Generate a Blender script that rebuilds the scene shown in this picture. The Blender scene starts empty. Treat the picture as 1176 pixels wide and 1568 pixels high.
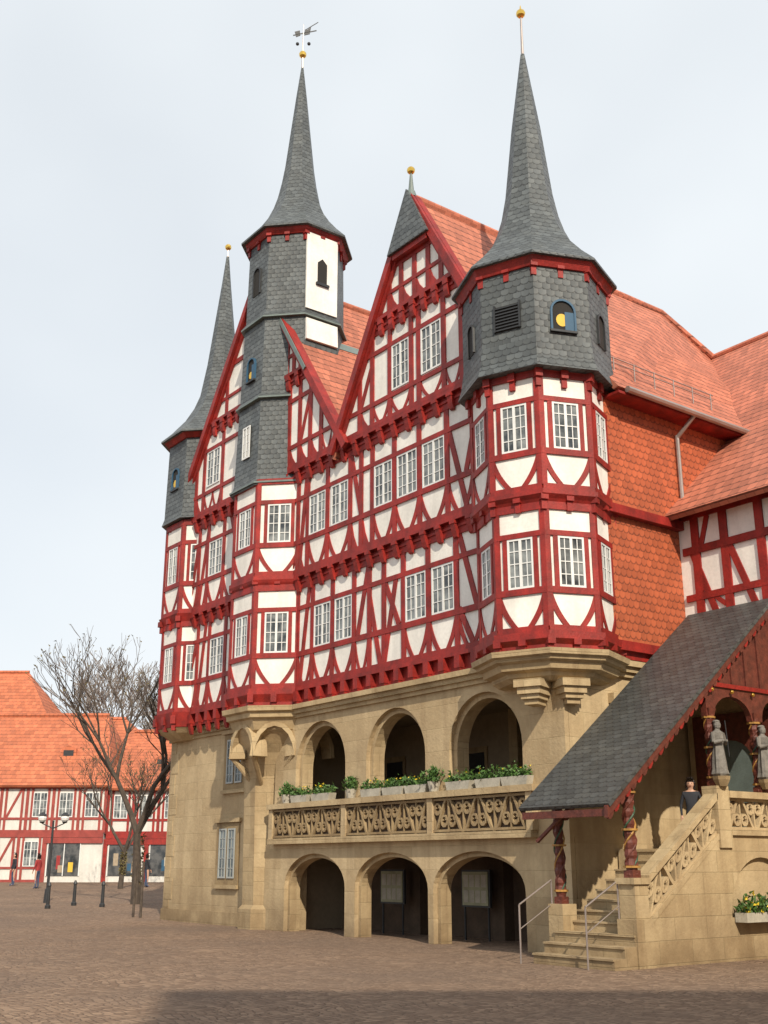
import bpy, bmesh, math, random
from mathutils import Vector, Matrix
random.seed(7)
S = bpy.context.scene
COL = S.collection
R_ = math.radians

# ------------------------------------------------------------------ materials
def newmat(name):
    m = bpy.data.materials.new(name); m.use_nodes = True
    nt = m.node_tree
    b = nt.nodes['Principled BSDF']
    return m, nt, b
def N(nt, t, **kw):
    n = nt.nodes.new(t)
    for k, v in kw.items(): setattr(n, k, v)
    return n
def M(nt, op, a, b=None, c=None, clamp=False):
    n = nt.nodes.new('ShaderNodeMath'); n.operation = op; n.use_clamp = clamp
    for i, v in enumerate((a, b, c)):
        if v is None: continue
        if isinstance(v, (int, float)): n.inputs[i].default_value = v
        else: nt.links.new(v, n.inputs[i])
    return n.outputs[0]
def mixc(nt, fac, a, b, mode='MIX'):
    n = nt.nodes.new('ShaderNodeMix'); n.data_type = 'RGBA'; n.blend_type = mode
    for s, v in ((0, fac), (6, a), (7, b)):
        if isinstance(v, (int, float)): n.inputs[s].default_value = v
        elif isinstance(v, tuple): n.inputs[s].default_value = (*v[:3], 1)
        else: nt.links.new(v, n.inputs[s])
    return n.outputs[2]
def noise(nt, scale, detail=4, vec=None, rough=.55, stretch=None):
    n = nt.nodes.new('ShaderNodeTexNoise'); n.inputs['Scale'].default_value = scale
    n.inputs['Detail'].default_value = detail; n.inputs['Roughness'].default_value = rough
    if vec is None:
        tc = nt.nodes.new('ShaderNodeTexCoord'); vec = tc.outputs['Object']
    if stretch:
        mp = nt.nodes.new('ShaderNodeMapping'); mp.inputs['Scale'].default_value = stretch
        nt.links.new(vec, mp.inputs['Vector']); vec = mp.outputs[0]
    nt.links.new(vec, n.inputs['Vector'])
    return n.outputs['Fac']
def mr(nt, v, a, b, c, d):
    n = nt.nodes.new('ShaderNodeMapRange')
    nt.links.new(v, n.inputs[0])
    for i, x in enumerate((a, b, c, d)): n.inputs[i+1].default_value = x
    return n.outputs[0]
def simple(name, col, rough=.7, var=.25, scale=2.0, bump=.15, bscale=30, metal=0.0, streak=0):
    m, nt, b = newmat(name)
    f1 = mr(nt, noise(nt, scale, 6), .3, .7, 1-var, 1+var*.5)
    f2 = mr(nt, noise(nt, scale*9, 3), .3, .7, 1-var*.5, 1+var*.3)
    f = M(nt, 'MULTIPLY', f1, f2)
    if streak:
        f = M(nt, 'MULTIPLY', f, mr(nt, noise(nt, 1, 5, stretch=(3.5,3.5,.5)), .42, .7, 1, 1-streak))
    c = N(nt, 'ShaderNodeVectorMath', operation='SCALE')
    c.inputs[0].default_value = col
    nt.links.new(f, c.inputs['Scale'])
    nt.links.new(c.outputs[0], b.inputs['Base Color'])
    b.inputs['Roughness'].default_value = rough
    b.inputs['Metallic'].default_value = metal
    if bump:
        bp = N(nt, 'ShaderNodeBump'); bp.inputs['Strength'].default_value = bump
        bp.inputs['Distance'].default_value = .02
        nt.links.new(noise(nt, bscale, 5), bp.inputs['Height'])
        nt.links.new(bp.outputs[0], b.inputs['Normal'])
    return m
def tilemat(name, col, w, h, k=.35, line=.45, var=.3, bump=.6, rough=.6, patch=None):
    """overlapping shingles / tiles on metric UVs"""
    m, nt, b = newmat(name)
    uv = N(nt, 'ShaderNodeUVMap'); sp = N(nt, 'ShaderNodeSeparateXYZ')
    nt.links.new(uv.outputs[0], sp.inputs[0])
    u, v = sp.outputs[0], sp.outputs[1]
    vv = M(nt, 'DIVIDE', v, h); row = M(nt, 'FLOOR', vv); fv = M(nt, 'FRACT', vv)
    uu = M(nt, 'ADD', M(nt, 'DIVIDE', u, w), M(nt, 'MULTIPLY', row, .5))
    iu = M(nt, 'FLOOR', uu); fu = M(nt, 'FRACT', uu)
    ab = M(nt, 'ABSOLUTE', M(nt, 'SUBTRACT', M(nt, 'MULTIPLY', fu, 2), 1))
    c = M(nt, 'MULTIPLY', M(nt, 'POWER', ab, 2.2), k)
    df = M(nt, 'SUBTRACT', fv, c)
    edge = mr(nt, M(nt, 'ABSOLUTE', df), .05, .2, line, 1)
    side = mr(nt, M(nt, 'MULTIPLY', ab, M(nt, 'GREATER_THAN', df, 0)), .86, 1, 1, .55+line*.4)
    cv = N(nt, 'ShaderNodeCombineXYZ'); nt.links.new(iu, cv.inputs[0]); nt.links.new(row, cv.inputs[1])
    wn = N(nt, 'ShaderNodeTexWhiteNoise'); wn.noise_dimensions = '2D'; nt.links.new(cv.outputs[0], wn.inputs['Vector'])
    rnd = mr(nt, wn.outputs[0], 0, 1, 1-var, 1+var*.5)
    big = mr(nt, noise(nt, .7, 6), .3, .7, .84, 1.1)
    f = M(nt, 'MULTIPLY', M(nt, 'MULTIPLY', edge, side), M(nt, 'MULTIPLY', rnd, big))
    base = mixc(nt, mr(nt, noise(nt, 2.6, 6, rough=.7), .45, .75, 0, .6), col, patch if patch else tuple(x*.7 for x in col))
    sc = N(nt, 'ShaderNodeVectorMath', operation='SCALE'); nt.links.new(base, sc.inputs[0]); nt.links.new(f, sc.inputs['Scale'])
    nt.links.new(sc.outputs[0], b.inputs['Base Color'])
    hgt = M(nt, 'SUBTRACT', 1, M(nt, 'FRACT', M(nt, 'ADD', df, 1)))
    bp = N(nt, 'ShaderNodeBump'); bp.inputs['Strength'].default_value = bump; bp.inputs['Distance'].default_value = .03
    nt.links.new(hgt, bp.inputs['Height']); nt.links.new(bp.outputs[0], b.inputs['Normal'])
    b.inputs['Roughness'].default_value = rough
    return m
def stonemat(name, col, bw=.85, bh=.36, jd=.7, dirt=(.25,.17,.1)):
    m, nt, b = newmat(name)
    uv = N(nt, 'ShaderNodeUVMap'); br = N(nt, 'ShaderNodeTexBrick')
    br.inputs['Scale'].default_value = 1; br.inputs['Brick Width'].default_value = bw; br.inputs['Row Height'].default_value = bh
    br.inputs['Mortar Size'].default_value = .008; br.inputs['Mortar Smooth'].default_value = .6
    br.inputs['Color1'].default_value = (1, 1, 1, 1); br.inputs['Color2'].default_value = (.84, .81, .77, 1); br.inputs['Mortar'].default_value = (jd, jd, jd*.94, 1)
    nt.links.new(uv.outputs[0], br.inputs['Vector'])
    c1 = mixc(nt, mr(nt, noise(nt, .8, 8, rough=.7), .42, .75, 0, .7), col, dirt)
    c2 = mixc(nt, mr(nt, noise(nt, 6, 7, rough=.7), .42, .75, 0, .5), c1, tuple(x*.66 for x in col))
    st = mr(nt, noise(nt, 1, 6, stretch=(3,3,.3)), .48, .72, 0, .6)
    c2 = mixc(nt, st, c2, dirt)
    tc=N(nt,'ShaderNodeTexCoord');sx=N(nt,'ShaderNodeSeparateXYZ');nt.links.new(tc.outputs['Object'],sx.inputs[0])
    zf=M(nt,'MULTIPLY',mr(nt,sx.outputs[2],0,1.3,.85,0),mr(nt,noise(nt,1.7,6),.3,.6,.35,1))
    c2=mixc(nt,zf,c2,tuple(x*.75 for x in dirt))
    c3 = mixc(nt, .9, c2, br.outputs['Color'], 'MULTIPLY')
    nt.links.new(c3, b.inputs['Base Color']); b.inputs['Roughness'].default_value = .9
    bp = N(nt, 'ShaderNodeBump'); bp.inputs['Strength'].default_value = .45; bp.inputs['Distance'].default_value = .025
    nt.links.new(M(nt, 'SUBTRACT', noise(nt, 14, 8), br.outputs['Fac']), bp.inputs['Height']); nt.links.new(bp.outputs[0], b.inputs['Normal'])
    return m
def glassmat(name, dark=(.05,.06,.07), light=(.45,.46,.45), lo=.4, hi=.6, spec=.5):
    m, nt, b = newmat(name)
    c = mixc(nt, mr(nt, noise(nt, 2.3, 3), lo, hi, 0, 1), dark, light)
    nt.links.new(c, b.inputs['Base Color']); b.inputs['Roughness'].default_value = .08
    b.inputs['Specular IOR Level'].default_value = spec
    return m

RED = simple('red_timber_paint', (.31,.016,.010), .6, .4, 3, .3, 25, streak=.35)
WHITE = simple('lime_plaster', (.81,.79,.74), .9, .12, 1.5, .2, 12, streak=.12)
WFR = simple('white_window_paint', (.70,.71,.70), .5, .05, 3, 0)
GFR = simple('grey_window_paint', (.34,.36,.35), .5, .05, 3, 0)
GLASS = glassmat('window_glass', (.035,.042,.048), (.24,.26,.26), .35, .65)
GDARK = glassmat('dark_glass', (.03,.035,.04), (.10,.10,.10))
GBLUE = glassmat('leaded_glass', (.07,.09,.10), (.17,.20,.21))
SLATE = tilemat('slate_shingles', (.082,.093,.097), .19, .15, .3, .35, .34, .6, .55, (.115,.122,.115))
SLATE2 = tilemat('dark_slate_roof', (.058,.062,.062), .19, .14, .3, .42, .3, .6, .5, (.09,.09,.08))
WTILE = tilemat('hung_clay_tiles', (.43,.10,.038), .17, .165, .38, .45, .2, .5, .65, (.34,.08,.033))
RTILE = tilemat('roof_clay_tiles', (.46,.15,.088), .22, .3, .12, .38, .25, .8, .8, (.36,.13,.08))
OTILE = tilemat('orange_roof_tiles', (.50,.145,.065), .3, .4, .1, .55, .25, .5, .8, (.36,.12,.07))
STONE = stonemat('sandstone_ashlar', (.50,.385,.225), dirt=(.25,.17,.09))
STONEP = stonemat('sandstone_render', (.53,.41,.245), 1.1, .5, .84, dirt=(.29,.205,.115))
TRAC = stonemat('tracery_stone', (.34,.25,.135), 3, 3, .9, dirt=(.14,.085,.045))
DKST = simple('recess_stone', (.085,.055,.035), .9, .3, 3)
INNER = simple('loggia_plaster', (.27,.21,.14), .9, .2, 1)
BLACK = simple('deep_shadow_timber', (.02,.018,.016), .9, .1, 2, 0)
WOOD = simple('carved_dark_wood', (.13,.03,.018), .6, .45, 8, .5, 20)
GOLD = simple('gilded_metal', (.85,.55,.12), .25, .1, 3, 0, metal=1)
OCH = simple('ochre_paint', (.40,.21,.05), .5, .3, 9, .2)
GRN = simple('green_paint', (.04,.09,.05), .5, .3, 9, .2)
BLUE = simple('blue_paint', (.02,.08,.15), .5, .1, 3, 0)
YEL = simple('yellow_paint', (.65,.42,.04), .5, .1, 3, 0)
METAL = simple('zinc_metal', (.42,.36,.33), .4, .15, 3, 0, metal=.7)
IRON = simple('dark_iron', (.04,.042,.045), .5, .2, 3, 0, metal=.4)
GREYST = simple('statue_stone', (.20,.185,.165), .85, .4, 9, .3, 30)
LEAD = simple('lead_flashing', (.15,.19,.18), .5, .2, 3)

# ------------------------------------------------------------------ mesh tools
class Fr:
    def __init__(s, o, x, n, z=(0,0,1)):
        s.o, s.x, s.n, s.z = Vector(o), Vector(x), Vector(n), Vector(z)
    def __call__(s, u, z, d=0): return s.o + s.x*u + s.z*z + s.n*d
class MB:
    def __init__(s): s.v=[]; s.f=[]; s.m=[]; s.mats=[]
    def mi(s, m):
        if m not in s.mats: s.mats.append(m)
        return s.mats.index(m)
    def add(s, vs, fs, m):
        k=len(s.v); s.v += [tuple(v) for v in vs]; i=s.mi(m)
        for f in fs: s.f.append([k+j for j in f]); s.m.append(i)
    def build(s, name, parent=None, smooth=False):
        me=bpy.data.meshes.new(name); me.from_pydata(s.v,[],s.f)
        for m in s.mats: me.materials.append(m)
        me.polygons.foreach_set('material_index', s.m)
        bm=bmesh.new(); bm.from_mesh(me); bmesh.ops.recalc_face_normals(bm, faces=bm.faces)
        uvl=bm.loops.layers.uv.new('UVMap'); Z=Vector((0,0,1))
        for f in bm.faces:
            n=f.normal
            t=Z.cross(n)
            if t.length<.05: t=Vector((1,0,0))
            t.normalize(); b=n.cross(t)
            for l in f.loops:
                l[uvl].uv=(l.vert.co.dot(t)+50, l.vert.co.dot(b)+50)
            f.smooth=smooth
        bm.to_mesh(me); bm.free()
        o=bpy.data.objects.new(name, me); COL.objects.link(o)
        if parent: o.parent=parent
        return o
def empty(name):
    e=bpy.data.objects.new(name,None); COL.objects.link(e); return e
BF=[(0,1,2,3),(7,6,5,4),(0,4,5,1),(1,5,6,2),(2,6,7,3),(3,7,4,0)]
def box(mb,fr,u0,u1,z0,z1,d0,d1,m):
    p=[fr(u0,z0,d1),fr(u1,z0,d1),fr(u1,z1,d1),fr(u0,z1,d1),fr(u0,z0,d0),fr(u1,z0,d0),fr(u1,z1,d0),fr(u0,z1,d0)]
    mb.add(p,BF,m)
def prism(mb,fr,pts,d0,d1,m):
    n=len(pts); vs=[fr(u,z,d1) for u,z in pts]+[fr(u,z,d0) for u,z in pts]
    fs=[tuple(range(n)),tuple(range(2*n-1,n-1,-1))]+[(i,i+n,(i+1)%n+n,(i+1)%n) for i in range(n)]
    mb.add(vs,fs,m)
def bar(mb,fr,a,b,w,d0,d1,m):
    a=Vector(a);b=Vector(b);t=(b-a).normalized();n=Vector((-t.y,t.x))*w/2
    prism(mb,fr,[tuple(a-n),tuple(b-n),tuple(b+n),tuple(a+n)],d0,d1,m)
def strip(mb,fr,A,B,d0,d1,m):
    n=len(A); vs=[fr(u,z,d1) for u,z in A]+[fr(u,z,d1) for u,z in B]+[fr(u,z,d0) for u,z in A]+[fr(u,z,d0) for u,z in B]
    fs=[]
    for i in range(n-1):
        fs+=[(i,i+1,n+i+1,n+i),(2*n+i,2*n+i+1,i+1,i),(n+i,n+i+1,3*n+i+1,3*n+i)]
    fs+=[(0,n,3*n,2*n),(n-1,2*n-1,4*n-1,3*n-1)]
    mb.add(vs,fs,m)
def ribbon(mb,fr,pts,w,d0,d1,m):
    P=[Vector(p) for p in pts];A=[];B=[]
    for i,p in enumerate(P):
        t=(P[min(i+1,len(P)-1)]-P[max(i-1,0)]).normalized();n=Vector((-t.y,t.x))*w/2
        A.append(tuple(p+n));B.append(tuple(p-n))
    strip(mb,fr,A,B,d0,d1,m)
def cell(mb,fr,u0,u1,z0,z1,m,bw=.13):
    """breast panel: two curved foot braces meeting near the sill, small plaster corners left open"""
    w=u1-u0;h=z1-z0
    if w<.2: return
    if w<.4:
        prism(mb,fr,[(u0,z0),(u0+w*.75,z0),(u0+.3*w,z0+h*.45),(u0,z1)],-.02,.026,m)
        return
    bw=min(bw,w*.16)
    for sgn,ua in ((1,u0),(-1,u1)):
        A=[];B=[]
        for i in range(9):
            t=i/8
            x=.39*w*(.5*t+.5*t**2.2); z=z1-h*t
            A.append((ua+sgn*x,z))
            xo=max(0,x-bw-.1*bw*t)
            B.append((ua+sgn*xo,z))
        strip(mb,fr,A,B,-.02,.026,m)
def window(mb,fr,uc,w,z0,z1,rows=4,glass=None,quarter=True,fm=None):
    g=glass or GLASS;u0=uc-w/2;u1=uc+w/2;wf=fm or WFR
    box(mb,fr,u0,u1,z0,z1,-.02,.006,g)
    b=.045
    box(mb,fr,u0,u0+b,z0,z1,-.01,.03,wf);box(mb,fr,u1-b,u1,z0,z1,-.01,.03,wf)
    box(mb,fr,u0+b,u1-b,z0,z0+b,-.01,.029,wf);box(mb,fr,u0+b,u1-b,z1-b,z1,-.01,.029,wf)
    if quarter: box(mb,fr,uc-.03,uc+.03,z0+b,z1-b,-.01,.031,wf)
    for i in range(1,rows):
        z=z0+(z1-z0)*i/rows
        hw=.01
        box(mb,fr,u0+b,u1-b,z-hw,z+hw,-.01,.02,wf)
    if quarter:
        for s in (-1,1):
            c=uc+s*(w/4-.004)
            box(mb,fr,c-.009,c+.009,z0+b,z1-b,-.01,.019,wf)

TW=.16
def storey(T,W,Wn,fr,u0,u1,zb,wins=(),posts=(),diag=(),full=(),sh=0):
    box(W,fr,u0,u1,zb,zb+2.85,-.14,0,WHITE)
    for a,b,d in ((0,.14,.04),(.83,.97,.042),(2.1,2.22,.041),(2.69,2.86,.043)):
        box(T,fr,u0,u1,zb+a,zb+b,-.02,d,RED)
    P=set(p+(sh if p>-28 else 0) for p in posts)
    for uc,w in wins:
        uc+=sh if uc>-28 else 0
        P.add(round(uc-w/2-TW/2,3));P.add(round(uc+w/2+TW/2,3))
        window(Wn,fr,uc,w,zb+.97,zb+2.1)
    P=sorted(P); Q=[]
    for p in P:
        if Q and p-Q[-1]<.17: continue
        Q.append(p)
    for p in Q: box(T,fr,p-TW/2,p+TW/2,zb+.1,zb+2.75,-.02,.035,RED)
    for a,b in zip(Q[:-1],Q[1:]):
        w=b-a-TW
        n=1 if w<1.25 else int(round(w/.85))
        for i in range(n):
            c0=a+TW/2+w*i/n;c1=a+TW/2+w*(i+1)/n
            if i:
                box(T,fr,c0-.06,c0+.06,zb+.12,zb+.85,-.02,.033,RED)
                box(T,fr,c0-.06,c0+.06,zb+2.2,zb+2.72,-.02,.033,RED)
            if not any(f0<(c0+c1)/2<f1 for f0,f1 in full):
                cell(T,fr,c0+(.06 if i else 0),c1-(.06 if i<n-1 else 0),zb+.13,zb+.84,RED)
    for k,(ua,za,ub,zz) in enumerate(diag):
        s_=sh if ua>-28 else 0
        bar(T,fr,(ua+s_,zb+za),(ub+s_,zb+zz),.15,-.025-.001*k,.0275+.0005*k,RED)
def jetty(T,fr,u0,u1,z0,z1,step=.56,out=.14):
    box(T,fr,u0,u1,z0,z1,-.1,.03,RED)
    box(T,fr,u0,u1,z1-.09,z1+.004,-.1,out+.02,RED)
    box(T,fr,u0,u1,z0+.0,z0+.06,-.1,.075,RED)
    n=int((u1-u0)/step)
    for i in range(n+1):
        u=u0+(u1-u0)*(i+.5)/(n+1)
        box(T,fr,u-.09,u+.09,z0+.07,z1-.1,.0,out+.05,RED)
        q=Fr(fr(u-.075,0,0),fr.n,fr.x)
        prism(T,q,[(.03,z0-.26),(.09,z0-.23),(.13,z0-.1),(out+.03,z0+.07),(.03,z0+.07)],0,.15,RED)
def archwall(mb,fr,u0,u1,z0,z1,arches,d0,d1,m,n=20):
    cur=u0
    for (uc,hw,zs,rise,zb) in arches:
        if uc-hw>cur: box(mb,fr,cur,uc-hw,z0,z1,d0,d1,m)
        if zb>z0: box(mb,fr,uc-hw,uc+hw,z0,zb,d0,d1,m)
        A=[];B=[]
        for i in range(n+1):
            x=-math.cos(math.pi*i/n)
            A.append((uc+hw*x,z1));B.append((uc+hw*x,zs+rise*math.sqrt(max(0,1-x*x))))
        strip(mb,fr,A,B,d0,d1,m)
        cur=uc+hw
    if cur<u1: box(mb,fr,cur,u1,z0,z1,d0,d1,m)
def loft(mb,prof,m,az0=0,n=8,c=(0,0),cap=True):
    rings=[]
    for p in prof:
        cx,cy=(p[2],p[3]) if len(p)>2 else c
        rings.append([(cx+p[1]*math.cos(az0+2*math.pi*k/n),cy+p[1]*math.sin(az0+2*math.pi*k/n),p[0]) for k in range(n)])
    vs=[v for r in rings for v in r];fs=[]
    for i in range(len(rings)-1):
        for k in range(n):
            fs.append((i*n+k,i*n+(k+1)%n,(i+1)*n+(k+1)%n,(i+1)*n+k))
    if cap:
        fs.append(tuple(range(n-1,-1,-1)));fs.append(tuple((len(rings)-1)*n+k for k in range(n)))
    mb.add(vs,fs,m)
def slab(mb,pts,th,m):
    P=[Vector(p) for p in pts];n=(P[1]-P[0]).cross(P[2]-P[0]).normalized()
    if n.z<0:n=-n
    k=len(P);vs=P+[p-n*th for p in P]
    fs=[tuple(range(k)),tuple(range(2*k-1,k-1,-1))]+[(i,(i+1)%k,(i+1)%k+k,i+k) for i in range(k)]
    mb.add(vs,fs,m)
def tube(mb,p0,p1,r0,r1,m,n=8):
    p0=Vector(p0);p1=Vector(p1);t=(p1-p0).normalized()
    a=t.orthogonal().normalized();b=t.cross(a)
    vs=[p0+(a*math.cos(2*math.pi*k/n)+b*math.sin(2*math.pi*k/n))*r0 for k in range(n)]+[p1+(a*math.cos(2*math.pi*k/n)+b*math.sin(2*math.pi*k/n))*r1 for k in range(n)]
    mb.add(vs,[(k,(k+1)%n,(k+1)%n+n,k+n) for k in range(n)]+[tuple(range(n-1,-1,-1)),tuple(range(n,2*n))],m)
def ball(mb,c,r,m,n=10,sz=1):
    prof=[]
    for i in range(7):
        a=-math.pi/2+math.pi*i/6
        prof.append((c[2]+r*sz*math.sin(a),max(.001,r*math.cos(a)),c[0],c[1]))
    loft(mb,prof,m,0,n)
def octfr(c,R,normaz):
    a=R_(normaz);n=Vector((math.cos(a),math.sin(a),0));x=Vector((-n.y,n.x,0));ap=R*math.cos(math.pi/8);s=2*R*math.sin(math.pi/8)
    o=Vector((c[0],c[1],0))+n*ap-x*s/2
    return Fr(o,x,n),s
def F(y): return Fr((0,y,0),(1,0,0),(0,-1,0))
def SX(x): return Fr((x,0,0),(0,1,0),(1,0,0))

# ------------------------------------------------------------------ TOWN HALL
TH=empty('half_timbered_town_hall')
T=MB();W=MB();WN=MB();ST=MB();SL=MB();RF=MB();MISC=MB()
XL,XR=-33.0,-15.45
F0,F1,F2,F3=16.0,15.93,15.82,15.70
f=F(16.0)
f2=F(16.25)
box(ST,f2,-32.9,-25.7,0,5.45,-.5,0,STONEP)
box(ST,f2,-33.0,-25.7,0,.35,-.2,.06,STONE)
for i in range(9):
    z=i*.62
    w=.5 if i%2 else .32
    box(ST,f2,-32.93,-32.93+w,z+.36 if i==0 else z,min(z+.6,5.4),-.2,.012,STONE)
for (zc0,zc1,uc) in ((3.85,5.1,-28.8),(1.25,2.6,-29.05)):
    w=.95
    box(ST,f2,uc-w/2-.17,uc+w/2+.17,zc0-.2,zc1+.17,-.1,.035,TRAC)
    box(ST,f2,uc-w/2-.26,uc+w/2+.26,zc1+.17,zc1+.28,-.1,.1,STONE)
    box(ST,f2,uc-w/2-.2,uc+w/2+.2,zc0-.28,zc0-.18,-.1,.1,STONE)
    fw=F(16.25-.036)
    for s in (-1,1):
        window(WN,fw,uc+s*.25,.4,zc0,zc1,5,GBLUE,False,GFR)
        box(WN,fw,uc+s*.25-.008,uc+s*.25+.008,zc0,zc1,0,.02,GFR)
lo=[(-24.25,1.25,1.1,.68,0),(-21.12,1.27,1.1,.68,0),(-18.14,1.33,1.1,.68,0)]
lo2=[(a,b+.1,c,d+.1,0) for a,b,c,d,e in lo]
archwall(ST,f,-26.6,XR,0,2.12,lo2,-.12,0,STONEP)
archwall(ST,f,-26.6,XR-.05,0,2.12,lo,-.42,-.12,STONE)
box(ST,f,-26.2,-16.3,2.12,2.26,-.5,.2,STONE)
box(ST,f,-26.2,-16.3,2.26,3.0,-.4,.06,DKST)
box(ST,f,-26.25,-16.2,3.0,3.13,-.4,.22,STONE)
box(ST,f,-16.3,XR,2.12,3.13,-.5,.0,STONEP)
piers=[-26.2,-22.85,-19.55,-16.45]
for p in piers: box(ST,f,p,p+.18,2.26,3.0,.0,.17,STONEP)
def tracery(mb,fr,u0,u1,z0,z1,d0,d1,m,cw=.5):
    n=max(1,int(round((u1-u0)/cw)));w=(u1-u0)/n;h=z1-z0
    box(mb,fr,u0,u1,z0,z0+.05,d0,d1,m);box(mb,fr,u0,u1,z1-.05,z1,d0,d1,m)
    for i in range(n):
        a=u0+i*w
        sg=1 if i%2==0 else -1
        P=[(a+w*(t/8 if sg>0 else 1-t/8),z0+h*(.5-.5*math.cos(math.pi*t/8))) for t in range(9)]
        ribbon(mb,fr,P,.05,d0,d1-.005,m)
        for (cx,cz,r) in ((a+w*(.27 if sg>0 else .73),z0+h*.68,w*.2),(a+w*(.73 if sg>0 else .27),z0+h*.32,w*.2)):
            C=[(cx+r*math.cos(k*math.pi/5),cz+r*math.sin(k*math.pi/5)*1.15) for k in range(11)]
            ribbon(mb,fr,C,.045,d0,d1-.012,m)
            for q in range(3):
                an=q*2*math.pi/3+.5
                ribbon(mb,fr,[(cx+r*math.cos(an),cz+r*math.sin(an)),(cx+r*.45*math.cos(an+.5),cz+r*.45*math.sin(an+.5))],.04,d0,d1-.018,m)
        ribbon(mb,fr,[(a,z0),(a,z1)],.035,d0,d1-.02,m)
for a,b in zip(piers[:-1],piers[1:]):
    tracery(ST,f,a+.18,b,2.28,2.98,.05,.14,TRAC,.46)
up=[(-24.05,1.0,4.0,1.02,3.13),(-20.92,1.0,4.0,1.02,3.13),(-17.8,1.02,4.0,1.02,3.13)]
up2=[(a,b+.13,c,d+.12,3.13) for a,b,c,d,e in up]
archwall(ST,f,-26.2,XR,3.13,5.45,up2,-.12,0,STONEP)
archwall(ST,f,-26.2,XR-.05,3.13,5.45,up,-.45,-.12,STONE)
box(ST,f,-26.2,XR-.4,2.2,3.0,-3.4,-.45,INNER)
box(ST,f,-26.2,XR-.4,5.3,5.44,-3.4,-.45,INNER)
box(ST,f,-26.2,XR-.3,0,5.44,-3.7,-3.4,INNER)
for uc in (-25.3,-21.9,-18.6):
    box(ST,f,uc-.45,uc+.45,3.05,4.5,-3.41,-3.36,TRAC)
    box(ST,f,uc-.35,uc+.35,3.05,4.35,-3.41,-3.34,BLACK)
for uc in (-23.5,-20.2): box(ST,f,uc-.15,uc+.15,3.0,5.3,-3.4,-3.1,STONE)
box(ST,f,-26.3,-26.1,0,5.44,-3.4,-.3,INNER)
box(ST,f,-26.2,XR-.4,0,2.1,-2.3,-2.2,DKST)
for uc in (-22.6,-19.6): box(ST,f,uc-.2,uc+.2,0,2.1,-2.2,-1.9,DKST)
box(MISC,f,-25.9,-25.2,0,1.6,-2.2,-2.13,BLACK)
fs=SX(XR)
box(ST,fs,16.13,19.9,0,5.45,-.5,-.001,STONEP)
box(ST,fs,17.3,17.75,4.75,4.95,0,.16,STONE);box(ST,fs,17.35,17.7,4.6,4.75,0,.1,STONE)
for d,z0,z1 in ((.07,5.32,5.42),(.14,5.42,5.53),(.22,5.53,5.65)):
    box(ST,f,-25.6,XR+d,z0,z1,-.4,d,STONE)
    box(ST,fs,16.1,19.8,z0,z1-.002,-.4,d-.001,STONE)
    box(ST,F(16.25),-33-d,-27.8,z0,z1,-.4,d*.9,STONE)
RC=(-16.3,16.55)
loft(ST,[(5.08,1.08),(5.16,1.2),(5.24,1.22),(5.28,1.38),(5.4,1.42),(5.44,1.52),(5.5,1.54),(5.53,1.62),(5.64,1.64)],STONE,0,8,(-16.28,16.52))
for nn in (-67.5,-22.5):
    fr,s=octfr((-16.25,16.5),1.15,nn)
    for k,(za,zb_,dd) in enumerate(((4.62,4.72,.02),(4.72,4.82,.08),(4.82,4.95,.14),(4.95,5.1,.2))):
        box(ST,fr,s/2-.14-.05*k,s/2+.14+.05*k,za,zb_,-.4,dd,STONE)
LC=(-26.65,16.6);A8=math.pi/8
loft(ST,[(0,.85,-27.1,16.5),(.5,.85,-27.1,16.5),(.6,.75,-27.1,16.5),(3.1,.75,-27.1,16.45),(3.9,.8,-27.05,16.45),(4.5,1.05,-26.9,16.5),(4.95,1.35,-26.75,16.55),(5.05,1.47,-26.68,16.6),(5.32,1.58,LC[0],LC[1]),(5.36,1.68,LC[0],LC[1]),(5.48,1.7,LC[0],LC[1]),(5.52,1.8,LC[0],LC[1]),(5.65,1.82,LC[0],LC[1])],STONE,A8)
for k in (-135,-90,-45,0):
    fr,s=octfr(LC,1.5,k)
    P=[(s/2+.52*s*math.cos(math.pi*t/8),4.35+.85*math.sin(math.pi*t/8)) for t in range(9)]
    ribbon(ST,fr,P,.12,-.4,.04,STONE)
    tube(ST,fr(0,4.4,-.05),(-27.0,16.2,3.3),.09,.05,STONE)

Z1,Z2,Z3=6.1,9.2,12.3
def jl(fr,u0,u1,z0,z1): jetty(T,fr,u0,u1,z0,z1)
fa=F(F1);fb=F(F2);fc=F(F3)
jl(F(16.0),-33.0,-16.5,5.66,6.1)
storey(T,W,WN,fa,-33.0,-16.3,Z1,
  wins=[(-24.05,.78),(-23.08,.78),(-20.1,.78),(-19.1,.8),(-29.65,.85)],
  posts=[-32.9,-31.5,-28.25,-25.25,-21.95,-21.35,-17.75,-17.2,-30.9],
  diag=[(-25.1,.1,-24.7,2.7),(-22.45,.97,-22.0,2.7),(-22.0,2.1,-21.5,.1),(-21.35,.1,-20.85,2.2),(-21.3,2.1,-20.75,.97),(-18.5,2.7,-17.95,.97),(-17.8,.97,-17.4,2.1),(-31.4,.97,-31.0,2.1),(-30.8,.1,-30.4,2.7),(-28.9,2.7,-28.3,.97),(-18.55,.97,-18.1,.14)],
  full=[(-22.0,-20.6)],sh=.13)
jl(fa,-33.0,-16.5,8.95,9.2)
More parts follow.
